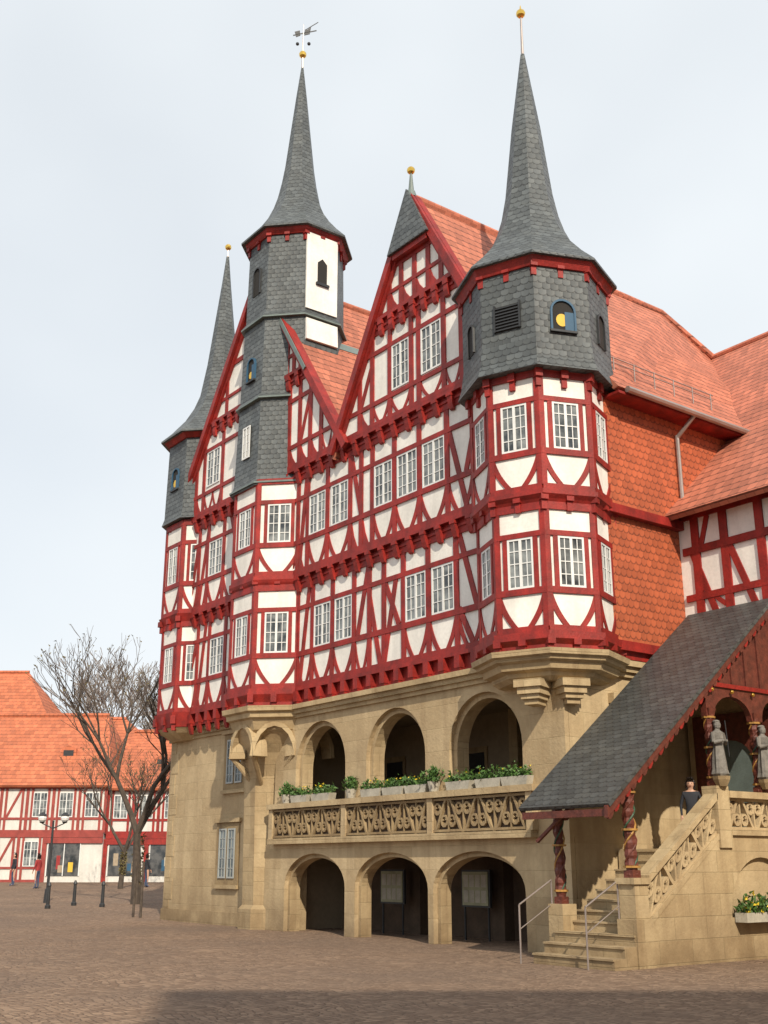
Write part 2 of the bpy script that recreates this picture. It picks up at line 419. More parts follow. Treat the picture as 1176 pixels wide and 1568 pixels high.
storey(T,W,WN,fb,-33.0,-16.3,Z2,
  wins=[(-24.33,.8),(-23.27,.8),(-21.35,.76),(-20.38,.8),(-19.36,.84),(-29.8,.85)],
  posts=[-32.9,-31.5,-28.25,-25.3,-22.3,-17.95,-30.9],
  diag=[(-25.2,.1,-24.9,2.7),(-22.75,2.7,-22.3,.97),(-18.8,2.2,-18.2,.14),(-18.2,.97,-17.7,2.6),(-17.7,2.1,-17.1,.1),(-31.4,.1,-31.0,2.1),(-30.8,.1,-30.3,2.7),(-28.9,2.7,-28.3,.97)],sh=.25)
jl(fb,-33.0,-16.4,12.05,12.3)

def gable(fr,uc,hl,hr,z0,za,wins,posts,levels):
    hwf=lambda s:(hl if s<0 else hr)
    def half(z,s): return max(0,hwf(s)*(za-z)/(za-z0))
    prism(W,fr,[(uc-hl,z0),(uc+hr,z0),(uc,za)],-.14,0,WHITE)
    for (a,b,kind) in levels:
        if kind=='r': prism(T,fr,[(uc-half(a,-1),a),(uc+half(a,1),a),(uc+half(b,1),b),(uc-half(b,-1),b)],-.02,.042,RED)
        if kind=='j': jetty(T,fr,uc-half(b,-1)+.05,uc+half(b,1)-.05,a,b,.5,.1)
    for p,pz0,pz1 in posts:
        zt=za-abs(p-uc)/hwf(p-uc)*(za-z0)
        z1=min(pz1,zt)
        if z1>pz0+.05: box(T,fr,p-.08,p+.08,pz0,z1,-.02,.036,RED)
    for uw,w,a,b in wins:
        window(WN,fr,uw,w,a,b,4)
    for s in (-1,1):
        bar(T,fr,(uc+s*(hwf(s)+.1),z0-.15),(uc,za+.05),.3,-.1,.09+.001*s,RED)
        k=(za-z0)/hwf(s)
        bar(T,fr,(uc+s*(hwf(s)+.2),z0-.2*k+.12),(uc,za+.14),.2,.1,.2+.001*s,RED)
GX,GH,GZ=-19.62,3.3,18.05
gable(fc,GX,GH,GH,Z3,GZ,[(GX-.6,.72,13.05,14.3),(GX+.62,.78,13.05,14.3)],
  [(GX+d,12.35,14.95) for d in (-2.35,-1.8,-1.04,-.16,.14,1.1,1.75,2.35)]+[(GX+d,15.3,17.0) for d in (-1.05,-.55,.0,.55,1.05)],
  [(12.3,12.42,'r'),(12.88,13.0,'r'),(14.3,14.42,'r'),(14.85,14.97,'r'),(14.97,15.27,'j'),(15.27,15.37,'r'),(15.82,15.92,'r'),(16.5,16.62,'r')])
for a,b in ((-2.27,-1.88),(-1.72,-1.12),(-.96,-.24),(.22,1.02),(1.18,1.67),(1.83,2.27)):
    cell(T,fc,GX+a,GX+b,12.42,12.9,RED,.1)
for a,b in ((-.97,-.63),(-.47,-.08),(.08,.47),(.63,.97)):
    cell(T,fc,GX+a,GX+b,15.37,15.83,RED,.1)
bar(T,fc,(GX-2.3,13.0),(GX-1.85,14.0),.13,-.02,.03,RED);bar(T,fc,(GX+1.8,14.3),(GX+2.3,13.0),.13,-.02,.03,RED)
prism(SL,F(15.42),[(GX-.82,16.75),(GX+.82,16.75),(GX,18.35)],-.3,0,SLATE)
prism(T,F(15.5),[(GX-.7,16.6),(GX+.7,16.6),(GX+.7,16.75),(GX-.7,16.75)],-.2,0,RED)
tube(MISC,(GX,15.6,18.2),(GX,15.6,18.9),.09,.03,LEAD);ball(MISC,(GX,15.6,18.98),.11,GOLD);tube(MISC,(GX,15.6,18.15),(GX,15.6,18.35),.16,.1,LEAD)
LX,LL,LR,LZ=-27.4,4.9,4.75,19.3
gable(fc,LX,LL,LR,Z3,LZ,[(-30.0,.85,13.15,14.35)],
  [(LX+d,12.35,14.95) for d in (-4.2,-3.7,-3.2,-2.0,1.95,2.5,3.05,3.6)]+[(LX+d,15.3,17.6) for d in (-2.6,-1.9,1.75,2.1,2.45)],
  [(12.3,12.42,'r'),(12.9,13.02,'r'),(14.35,14.47,'r'),(14.9,15.0,'r'),(15.0,15.3,'j'),(15.85,15.95,'r'),(16.9,17.05,'r')])
for a,b in ((1.6,1.87),(2.03,2.42),(2.58,2.97),(3.13,3.52),(3.68,4.1),(-4.12,-3.78),(-3.62,-3.28),(-3.1,-2.6),(-2.55,-2.08)):
    cell(T,fc,LX+a,LX+b,12.42,12.92,RED,.1)
bar(T,fc,(LX+2.55,13.0),(LX+3.0,14.3),.13,-.02,.03,RED)

def roofpair(x,z,hl,hr,zb,y0,y1,m=RTILE,th=.14,ov=.25):
    for s,hw in ((-1,hl),(1,hr)):
        k=(z-zb)/hw
        slab(RF,[(x,y0,z+.12),(x,y1,z+.12),(x+s*(hw+ov),y1,zb-ov*k+.12),(x+s*(hw+ov),y0,zb-ov*k+.12)],th,m)
    tube(RF,(x,y0,z+.15),(x,y1,z+.15),.09,.09,m,8)
roofpair(GX,GZ,GH,GH,Z3,15.62,19)
roofpair(LX,LZ,LL,LR,Z3,15.62,26,ov=.05)
slab(RF,[(-19.95,17.4,18.2),(-19.95,25.9,18.2),(-19.6,27.7,17.0),(-14.7,30,11.55),(-14.7,17.4,11.55)],.14,RTILE)
slab(RF,[(-19.95,17.4,18.2),(-19.95,25.9,18.2),(-22.5,28,12.4),(-23.6,25.9,12.4),(-23.6,17.4,12.4)],.14,RTILE)
slab(RF,[(-19.95,25.9,18.2),(-19.6,27.7,17.0),(-22.5,28,12.4)],.1,RTILE)
tube(RF,(-19.95,16.5,18.23),(-19.95,25.9,18.23),.1,.1,RTILE);tube(RF,(-19.95,25.9,18.23),(-19.5,27.7,17.05),.1,.1,RTILE)
prism(W,F(17.5),[(-19.95,18.0),(-23,12.4),(-15.1,12.0)],-.1,0,WTILE)
def lz(x): return LZ-(x-LX)*(LZ-Z3)/LR
slab(RF,[(-25.72,15.6,lz(-25.72)+.16),(-25.5,15.6,lz(-25.5)+.16),(-25.5,22,lz(-25.5)+.16),(-25.72,22,lz(-25.72)+.16)],.03,LEAD)
bar(MISC,F(15.46),(-25.9,lz(-25.9)+.17),(-24.4,lz(-24.4)+.17),.12,-.03,.0,LEAD)
slab(RF,[(-19.6,27.75,17.0),(0,27.75,17.0),(0,19.15,9.0),(-15.2,19.15,9.0),(-15.2,22,11.65)],.14,RTILE)
slab(RF,[(-19.6,27.75,17.0),(0,27.75,17.0),(0,36,9.0),(-19.6,36,9.0)],.14,RTILE)
tube(RF,(-19.6,27.75,17.03),(0,27.75,17.03),.1,.1,RTILE)
tube(MISC,(-14.62,17.6,11.5),(-14.62,22.3,11.5),.075,.075,METAL)
tube(MISC,(-15.3,17.9,12.5),(-15.3,21.6,12.5),.015,.015,METAL);tube(MISC,(-15.3,17.9,12.62),(-15.3,21.6,12.62),.015,.015,METAL)
for i in range(6): tube(MISC,(-15.3,18+i*.7,12.2),(-15.3,18+i*.7,12.64),.015,.015,METAL)
tube(MISC,(-14.65,19.9,11.45),(-15.06,19.75,11.0),.05,.05,METAL);tube(MISC,(-15.06,19.75,11.05),(-15.06,19.75,9.4),.05,.05,METAL)
box(MISC,SX(-14.9),17.4,22.3,11.4,11.46,-.35,.2,RED)
XT=-15.2
ft=SX(XT)
box(W,ft,16.6,24,8.95,11.75,-.2,.06,WTILE)
box(W,ft,16.6,19.75,6.0,8.8,-.2,-.0,WTILE)
box(T,ft,16.6,19.75,8.76,8.96,-.2,.16,RED)
box(T,ft,16.6,19.75,5.82,6.02,-.2,.09,RED)
box(T,ft,16.6,19.75,5.66,5.82,-.2,-.02,RED)
box(T,ft,17.02,17.12,6.0,8.78,-.1,.03,WTILE)
fg=F(19.7)
box(W,fg,-15.4,0,6.2,9.3,-.2,0,WHITE)
box(ST,fg,-15.4,0,0,6.2,-.3,0,STONEP)
box(W,F(36),-33,0,0,12,-.2,0,WHITE)
for a,b in ((6.2,6.4),(7.1,7.25),(8.15,8.32),(8.95,9.2)): box(T,fg,-15.1,0,a,b,-.02,.05,RED)
for i,u in enumerate([-14.75,-14.0,-13.1,-12.2,-11.2,-10.2,-9.2,-8.2,-7.2,-6.2,-5.2,-4.2]):
    box(T,fg,u-.1,u+.1,6.3,9.0,-.02,.045,RED)
bar(T,fg,(-13.9,8.2),(-13.2,6.3),.15,-.02,.04,RED)
bar(T,fg,(-14.9,8.3),(-14.2,6.3),.15,-.02,.038,RED);bar(T,fg,(-14.65,8.2),(-14.4,8.95),.12,-.02,.036,RED);bar(T,fg,(-14.7,7.4),(-14.1,6.9),.1,-.02,.037,RED)
for u in (-10.7,-8.7,-6.7): window(WN,F(19.66),u,.75,7.25,8.15)
box(W,F(30),-33,-15.4,0,12.3,-.2,0,WHITE)
box(W,SX(-33),16.4,30,5.7,12.3,-.2,0,WHITE)
box(ST,SX(-32.9),16.3,30,0,5.7,-.2,0,STONEP)
box(W,SX(-15.4),19.9,30,0,9,-.2,0,WHITE)
box(W,F(30.3),-15.4,0,0,9,-.2,0,WHITE)

def face_storey(c,R,az,zb,win=.52,ht=2.85):
    fr,s=octfr(c,R,az);k=ht/2.85
    box(W,fr,0,s,zb,zb+ht,-.1,0,WHITE)
    for a,b,d in ((0,.14,.04),(.83,.97,.042),(2.1,2.22,.041),(2.69,2.86,.043)): box(T,fr,0,s,zb+a*k,zb+b*k,-.02,d,RED)
    e=.1
    box(T,fr,-.015,e,zb+.1,zb+2.75*k,-.02,.036,RED);box(T,fr,s-e,s+.015,zb+.1,zb+2.75*k,-.02,.036,RED)
    w=s*win
    for q in (s/2-w/2-.05,s/2+w/2+.05): box(T,fr,q-.05,q+.05,zb+.9*k,zb+2.15*k,-.02,.034,RED)
    window(WN,fr,s/2,w,zb+.97*k,zb+2.1*k,4)
    cell(T,fr,e,s-e,zb+.13*k,zb+.84*k,RED,.12)
def ring(mb,c,R,z0,z1,m,az): loft(mb,[(z0,R),(z1,R)],m,az,8,c)
def brackets(c,R,az0,z0,z1,out=.12):
    for k in range(8):
        fr,s=octfr(c,R,az0+22.5+45*k)
        for q in (.0,s*.5):
            box(T,fr,q-.08,q+.08,z0,z1,-.1,out,RED)
            box(T,fr,q-.06,q+.06,z0-.2,z0,-.1,out*.5,RED)
def tower(c,az,R1,R2,faces,zb1=6.1,zb2=9.2,zt=12.05):
    a=R_(az)
    h1=zb2-.25-zb1;h2=zt-zb2
    loft(T,[(5.64,R1+.02),(5.75,R1+.02),(zb1-.15,R1+.13),(zb1,R1+.13)],RED,a,8,c); brackets(c,R1,az,5.74,zb1-.1)
    for n in faces: face_storey(c,R1,n,zb1,.52,h1)
    ring(W,c,R1-.1,zb1,zb1+h1,WHITE,a)
    loft(T,[(zb2-.26,R1+.03),(zb2-.18,R1+.08),(zb2-.1,R2+.09),(zb2,R2+.09)],RED,a,8,c);brackets(c,R2-.04,az,zb2-.22,zb2-.08,.1)
    for n in faces: face_storey(c,R2,n,zb2,.52,h2)
    ring(W,c,R2-.1,zb2,zb2+h2,WHITE,a)
tower(RC,0,1.43,1.5,(-157.5,-112.5,-67.5,-22.5,22.5,67.5),6.0,8.93,11.6)
c=RC
loft(T,[(11.55,1.53),(11.75,1.62)],RED,0,8,c);brackets(c,1.52,0,11.42,11.6,.1)
loft(SL,[(11.6,1.8),(11.85,1.72),(12.3,1.66),(14.2,1.66)],SLATE,0,8,c)
loft(T,[(14.0,1.71),(14.12,1.77),(14.2,1.81)],RED,0,8,c);brackets(c,1.63,0,13.98,14.12,.1)
loft(SL,[(14.2,1.90),(14.26,1.90),(14.62,1.55),(15.0,1.24),(15.4,.97),(15.8,.79),(16.2,.67),(16.8,.56),(17.7,.46),(18.7,.35),(19.8,.2),(20.9,.05)],SLATE,0,8,c)
tube(MISC,(c[0],c[1],20.8),(c[0],c[1],22.2),.04,.02,METAL);ball(MISC,(c[0],c[1],22.15),.12,GOLD);tube(MISC,(c[0],c[1],22.25),(c[0],c[1],22.4),.03,.01,GOLD)
def hatch(c,R,az,z0,z1,w,kind):
    fr,s=octfr(c,R,az);u0=s/2-w/2;u1=s/2+w/2
    if kind=='louver':
        box(SL,fr,u0,u1,z0,z1,-.05,.02,BLACK)
        for i in range(8):
            z=z0+(z1-z0)*(i+.2)/8
            box(MISC,fr,u0,u1,z,z+.03,0,.05,IRON)
        box(MISC,fr,u0-.04,u0,z0,z1+.04,0,.06,IRON);box(MISC,fr,u1,u1+.04,z0,z1+.04,0,.06,IRON)
        return
    n=10;ctr=s/2;zs=z1-w/2
    arc=lambda r:[(ctr-r,z0)]+[(ctr-r*math.cos(math.pi*i/n),zs+r*math.sin(math.pi*i/n)) for i in range(n+1)]+[(ctr+r,z0)]
    prism(SL,fr,arc(w/2),-.05,.012,BLACK)
    strip(MISC,fr,arc(w/2+.045),arc(w/2),-.02,.05,BLUE if kind=='blue' else IRON)
    if kind=='blue':
        D=[(ctr-w*.05+w*.27*math.cos(t*math.pi/8),z0+w*.5+w*.3*math.sin(t*math.pi/8)) for t in range(16)]
        prism(MISC,fr,D,.01,.02,YEL)
        prism(MISC,fr,[(ctr+w*.08,z0),(ctr+w/2,z0),(ctr+w/2,zs),(ctr+w*.08,zs)],.01,.026,BLUE)
        box(MISC,fr,u0-.06,u1+.06,z0-.05,z0,0,.07,IRON)
hatch(c,1.66,-22.5,12.5,13.2,.5,'blue');hatch(c,1.66,-67.5,12.6,13.2,.55,'louver')
hatch(c,1.66,-112.5,12.45,13.15,.32,'dark');hatch(c,1.66,22.5,12.45,13.2,.36,'dark');hatch(c,1.66,67.5,12.45,13.2,.36,'dark')
tower(LC,22.5,1.66,1.68,(-135,-90,-45,0))
c=(-26.75,16.6)
loft(SL,[(11.9,1.8),(12.2,1.70),(14.65,1.63),(14.68,1.72),(14.82,1.62),(17.3,1.57),(17.33,1.67),(17.5,1.54),(20.3,1.50)],SLATE,A8,8,c)
for nz,Rr in ((14.66,1.75),(17.31,1.69),(12.0,1.83)): ring(MISC,c,Rr,nz-.05,nz,LEAD,A8)
fr,s=octfr(c,1.52,0)
box(W,fr,0.02,s-.02,17.55,20.15,-.1,.06,WHITE)
prism(W,Fr(fr(0,0,0),fr.n,fr.x),[(.0,16.5),(.14,16.5),(.1,17.2),(0,17.2)],.02,s-.02,WHITE)
fr2=Fr(fr(0,0,.06),fr.x,fr.n)
prism(SL,fr2,[(s/2-.17,18.5),(s/2+.17,18.5),(s/2+.17,19.2),(s/2,19.36),(s/2-.17,19.2)],-.02,.01,BLACK)
box(SL,fr2,s/2-.23,s/2+.23,18.42,18.5,0,.07,IRON)
hatch(c,1.62,-90,15.4,16.1,.38,'blue');hatch(c,1.53,-90,18.3,19.2,.36,'dark')
fr,s=octfr(c,1.68,-90);window(WN,Fr(fr(0,0,.02),fr.x,fr.n),s/2,.42,12.9,13.9,4,GDARK)
loft(T,[(20.12,1.56),(20.22,1.64),(20.32,1.68)],RED,A8,8,c);brackets(c,1.5,22.5,20.08,20.22,.1)
loft(SL,[(20.3,1.80),(20.36,1.80),(20.7,1.48),(21.05,1.2),(21.4,.98),(21.8,.81),(22.2,.69),(22.8,.57),(23.4,.48),(24.8,.33),(26.2,.18),(27.4,.04)],SLATE,A8,8,c)
tube(MISC,(c[0],c[1],27.3),(c[0],c[1],29.2),.04,.012,METAL);ball(MISC,(c[0],c[1],27.95),.13,GOLD)
fv=Fr((c[0],c[1],0),Vector((.6,.8,0)),Vector((.8,-.6,0)))
bar(MISC,fv,(-.35,28.75),(.45,28.95),.035,-.01,.01,IRON);prism(MISC,fv,[(.03,28.75),(.22,28.8),(.26,29.1),(.14,28.98),(.05,29.0)],-.01,.01,IRON)
prism(MISC,fv,[(-.25,28.68),(-.1,28.74),(-.12,28.95),(-.3,28.9)],-.01,.01,IRON);bar(MISC,fv,(.1,29.0),(.5,29.3),.02,-.01,.01,IRON)
ball(MISC,(c[0]+.2*.6,c[1]+.2*.8,28.4),.06,IRON);ball(MISC,(c[0]-.12,c[1]-.15,28.4),.06,IRON)
FC=(-32.12,16.95);c=FC
for n in (-135,-90,-45):
    face_storey(c,1.5,n,6.1);face_storey(c,1.56,n,9.2,.52,3.1)
loft(T,[(5.66,1.52),(6.1,1.62)],RED,A8,8,c);loft(T,[(8.94,1.54),(9.2,1.66)],RED,A8,8,c);brackets(c,1.54,22.5,8.95,9.12,.12);brackets(c,1.5,22.5,5.75,6.0,.12)
ring(W,c,1.42,6,12,WHITE,A8)
loft(ST,[(5.3,1.0),(5.5,1.35),(5.65,1.5)],STONE,A8,8,c)
loft(SL,[(12.35,1.76),(12.6,1.68),(15.3,1.64)],SLATE,A8,8,c)
loft(SL,[(15.3,1.95),(15.36,1.95),(15.7,1.6),(16.2,1.18),(16.7,.9),(17.2,.72),(18.4,.53),(20,.35),(21.6,.17),(22.8,.05)],SLATE,A8,8,c)
loft(T,[(15.15,1.7),(15.3,1.84)],RED,A8,8,c)
tube(MISC,(c[0],c[1],22.7),(c[0],c[1],23.2),.04,.02,METAL);ball(MISC,(c[0],c[1],23.2),.12,GOLD)
hatch(c,1.65,-90,13.5,14.2,.42,'blue')

T.build('timber_frame',TH);W.build('infill_and_tile_walls',TH);WN.build('windows',TH);ST.build('sandstone_arcade',TH)
SL.build('slate_turrets_and_spires',TH);RF.build('tiled_roofs',TH);MISC.build('finials_gutters_hatches',TH)

# ------------------------------------------------------------------ covered staircase
SE=empty('covered_stone_staircase')
s1=MB();fx=SX(-13.0)
for i in range(11):
    y=14.3+i*.27
    a0=-14.75-.004*i if i>2 else -14.8-.004*i
    a1=-13.1 if i>2 else -12.97-.004*i
    box(s1,F(y),a0,a1,0,.17*(i+1),-(17.6-y) if i>2 else -.55,0,STONE)
    box(s1,F(y),a0,a1+.001,.17*(i+1)-.03,.17*(i+1)+.002,-.1,.03,STONEP)
box(s1,F(17.27),-15.4,-13.1,0,1.9,-2.4,0,STONEP)
prism(s1,fx,[(15.0,0),(17.3,0),(17.3,2.15),(15.25,.72),(15.0,.72)],-.3,0,STONE)
archwall(s1,fx,17.3,19.7,0,2.12,[(18.45,1.0,.72,1.02,.72)],-.35,0,STONE)
box(s1,fx,17.3,19.7,.1,2.0,-.75,-.6,GDARK)
for k in range(5): box(s1,fx,17.6+k*.42,17.65+k*.42,.7,1.8,-.6,-.55,WFR)
box(s1,fx,17.45,19.7,1.2,1.24,-.6,-.54,WFR)
sf=Fr((-13.0,15.25,.64),(0,1,.70),(1,0,0))
box(s1,sf,0,2.02,0,.1,-.22,.02,STONE);box(s1,sf,0,2.02,.68,.8,-.24,.05,STONE)
tracery(s1,sf,0,2.02,.1,.68,-.15,-.03,STONEP,.4)
lf=SX(-13.0)
box(s1,lf,17.25,17.6,1.9,2.98,-.28,.05,STONE)
box(s1,lf,17.6,19.7,2.12,2.22,-.25,.06,STONE);box(s1,lf,17.6,19.7,2.78,2.9,-.25,.08,STONE)
tracery(s1,lf,17.6,19.7,2.22,2.78,-.15,-.03,STONEP,.45)
box(s1,lf,14.85,15.27,0,.75,-.36,.06,STONE);box(s1,lf,14.9,15.23,.75,1.3,-.32,.02,STONE);box(s1,lf,14.85,15.27,1.3,1.4,-.36,.06,STONE)
box(s1,Fr((-14.75,0,0),(0,1,0),(1,0,0)),14.85,15.2,0,.95,-.2,.15,STONE)
s1.build('stone_steps_and_balustrade',SE)
s2=MB()
RZ=lambda y:2.62+(y-14.4)*.80
slab(s2,[(-15.1,14.35,RZ(14.35)),(-12.95,14.35,RZ(14.35)),(-12.95,19.65,RZ(19.65)),(-15.1,19.65,RZ(19.65))],.07,SLATE2)
s2.build('slate_porch_roof',SE)
s3=MB()
rf=Fr((-12.99,14.35,RZ(14.35)-.1),(0,1,.80),(1,0,0))
box(s3,rf,0,5.3,-.13,.06,-.06,.02,WOOD)
for i in range(34):
    u=.1+i*.155
    P=[(u+.07*math.cos(t*math.pi/5),-.13+.09*math.sin(t*math.pi/5)) for t in range(10)]
    prism(s3,rf,P,-.05,.005+.0005*(i%2),RED if i%2 else WOOD)
box(s3,F(14.39),-15.05,-13.0,RZ(14.35)-.2,RZ(14.35)-.08,-.08,0,WOOD)
def carved(x,y,z0,z1,r,m=WOOD):
    prof=[];n=int((z1-z0)/.05)
    for i in range(n+1):
        t=i/n;prof.append((z0+(z1-z0)*t,r*(1+.12*math.sin(i*1.9)+.1*math.sin(t*9)),x,y))
    loft(s3,prof,m,.3,8)
    loft(s3,[(z0,r*1.4,x,y),(z0+.12,r*1.4,x,y)],m,math.pi/4,4);loft(s3,[(z1-.15,r*1.2,x,y),(z1,r*1.7,x,y)],m,math.pi/4,4)
    for k,mm in enumerate((OCH,WOOD,GRN)):
        for i in range(14):
            t0=.12+.74*i/14;t1=.12+.74*(i+1)/14;a0=k*2.1+t0*13;a1=k*2.1+t1*13
            tube(s3,(x+r*1.05*math.cos(a0),y+r*1.05*math.sin(a0),z0+(z1-z0)*t0),(x+r*1.05*math.cos(a1),y+r*1.05*math.sin(a1),z0+(z1-z0)*t1),r*.18,r*.18,mm,5)
    for q in (.1,.48,.87): loft(s3,[(z0+(z1-z0)*q,r*1.42,x,y),(z0+(z1-z0)*q+.035,r*1.42,x,y)],OCH,0,8)
carved(-13.15,15.06,1.40,RZ(15.0)-.12,.1);carved(-14.78,15.02,.95,RZ(15)-.12,.09)
carved(-13.12,17.42,2.98,4.4,.09);carved(-13.12,18.8,2.9,4.4,.09)
bar(s3,Fr((-14.6,0,0),(0,1,0),(1,0,0)),(15.0,2.4),(15.9,3.4),.1,-.05,.05,WOOD)
bar(s3,Fr((-14.0,14.6,0),(1,0,0),(0,-1,0)),(-.9,2.0),(.0,2.6),.05,-.03,.03,WOOD)
archwall(s3,SX(-13.06),17.3,19.7,4.25,4.85,[(18.1,.58,4.25,.42,4.25),(19.35,.34,4.25,.42,4.25)],-.12,0,WOOD,12)
prism(s3,SX(-13.06),[(17.3,4.85),(19.7,4.85),(19.7,6.65)],-.12,-.004,WOOD)
for i in range(4): bar(s3,SX(-13.06),(17.7+i*.45,4.85),(17.7+i*.45,4.98+i*.36),.07,-.02,.03,WOOD)
box(s3,SX(-13.06),17.3,19.7,4.82,4.9,-.02,.04,RED)
for yy in (17.45,18.05,18.7): ball(s3,(-13.0,yy,4.75),.04,GOLD)
archwall(s3,F(19.62),-15.2,-13.2,1.9,4.6,[(-14.3,.55,3.5,.55,1.9)],-.1,0,WOOD,12)
box(s3,F(19.66),-14.9,-13.7,1.9,4.1,-.05,0,LEAD)
s3.build('carved_wooden_porch',SE)
hr=MB()
for x in (-14.9,-13.35):
    tube(hr,(x,14.1,0),(x,14.1,.95),.016,.016,METAL);tube(hr,(x,14.1,.95),(x,14.9,1.35),.016,.016,METAL);tube(hr,(x,14.9,1.35),(x,14.9,.4),.016,.016,METAL)
    tube(hr,(x,14.1,.55),(x,14.9,.95),.010,.010,METAL)
hr.build('metal_handrail')

def statue(x,y,z,h=1.1):
    mb=MB()
    P=[(0,.13),(.04,.17),(.12,.15),(.3,.14),(.45,.12),(.58,.10),(.68,.13),(.78,.14),(.83,.06),(.86,.05)]
    n=14;vs=[];fs=[]
    for i,(t,r) in enumerate(P):
        for k in range(n):
            a=2*math.pi*k/n;rr=r*h*(1+.13*math.sin(5*a+i*.35)*(1 if t<.7 else .2))
            vs.append((x+rr*math.cos(a)*.8,y+rr*math.sin(a),z+t*h))
    for i in range(len(P)-1):
        for k in range(n): fs.append((i*n+k,i*n+(k+1)%n,(i+1)*n+(k+1)%n,(i+1)*n+k))
    mb.add(vs,fs,GREYST)
    ball(mb,(x+.01,y,z+.92*h),.068*h,GREYST,12,1.25)
    ball(mb,(x-.01,y,z+.99*h),.07*h,GREYST,10,.5)
    tube(mb,(x+.075*h,y,z+.92*h),(x+.06*h,y,z+.9*h),.006,.012,GREYST,5)
    for s in (-1,1):
        tube(mb,(x,y+s*.13*h,z+.78*h),(x+.03,y+s*.17*h,z+.6*h),.05*h,.04*h,GREYST)
        tube(mb,(x+.03,y+s*.17*h,z+.6*h),(x+.14*h,y+s*.06*h,z+.63*h),.04*h,.028*h,GREYST)
        ball(mb,(x+.15*h,y+s*.055*h,z+.63*h),.028*h,GREYST,6)
    tube(mb,(x+.16*h,y+.08*h,z+.35*h),(x+.15*h,y+.05*h,z+1.0*h),.010,.010,IRON)
    loft(mb,[(z-.18,.1,x,y),(z-.06,.16,x,y),(z,.17,x,y)],TRAC,.3,8)
    return mb.build('stone_statue')
statue(-12.95,17.42,3.15,1.0);statue(-12.95,18.8,3.15,1.0)

# ------------------------------------------------------------------ notice boards, flower boxes
PAPER=simple('paper_notice',(.30,.30,.19),.6,.2,5,0)
LEAF=simple('spring_leaves',(.07,.15,.03),.6,.5,9,0);FLW=simple('yellow_petals',(.8,.6,.04),.5,.1,5,0)
POT=simple('planter_concrete',(.42,.39,.32),.8,.25,4)
def notice(uc):
    mb=MB();fq=F(17.5)
    box(mb,fq,uc-.48,uc+.48,.7,1.5,-.06,0,IRON);box(mb,fq,uc-.43,uc+.43,.74,1.46,0,.02,PAPER)
    for i in range(4):
        for j in range(2):
            box(mb,fq,uc-.38+i*.2,uc-.22+i*.2,.8+j*.33,1.06+j*.33,.02,.025,POT)
    for s in (-.4,.4): tube(mb,(uc+s,17.53,0),(uc+s,17.53,.7),.025,.025,IRON)
    mb.build('notice_board')
notice(-23.0);notice(-19.9)
def leafq(mb,c,s,m):
    a=Vector((random.uniform(-1,1),random.uniform(-1,1),random.uniform(-.3,1))).normalized();b=a.orthogonal().normalized()
    q=Matrix.Rotation(random.uniform(0,6.3),3,a);b=q@b;c=Vector(c)
    mb.add([c-b*s*.35,c-b.cross(a)*s*.3,c+a*s,c+b.cross(a)*s*.3],[(0,1,2,3)],m)
def flowerbox(uc,L=.8):
    mb=MB();fq=F(15.9)
    prism(mb,fq,[(uc-L/2+.05,3.135),(uc+L/2-.05,3.135),(uc+L/2,3.31),(uc-L/2,3.31)],-.14,.08,POT)
    for i in range(190):
        leafq(mb,(uc+random.uniform(-L/2,L/2),15.9+random.uniform(-.08,.12),3.31+abs(random.gauss(0,.09))),random.uniform(.05,.12),LEAF)
    for i in range(4):
        p=(uc+random.uniform(-L/2,L/2),15.88+random.uniform(-.05,.1),3.42+random.uniform(0,.14))
        tube(mb,(p[0],p[1],3.3),p,.006,.005,LEAF,4)
        for k in range(4): leafq(mb,p,.045,FLW)
    mb.build('flower_box')
for u in (-24.75,-23.75,-21.65,-20.8,-19.95,-18.5,-17.55,-16.75): flowerbox(u)
for u in (-25.4,-22.5,-19.35):
    mb=MB()
    loft(mb,[(3.135,.1,u,15.88),(3.35,.15,u,15.88)],POT,0,10)
    for i in range(220):
        a=random.uniform(0,6.3);r=abs(random.gauss(0,.14));leafq(mb,(u+r*math.cos(a),15.88+r*.7*math.sin(a),3.32+random.uniform(0,.32)*(1-r)),.1,LEAF)
    mb.build('potted_shrub')
mb=MB()
for i in range(500): leafq(mb,(-12.9+random.uniform(-.05,.22),random.uniform(17.5,19.4),.80+abs(random.gauss(0,.12))),.11,LEAF if random.random()<.9 else FLW)
box(mb,SX(-12.98),17.5,19.4,.64,.8,0,.25,POT)
mb.build('window_planter')

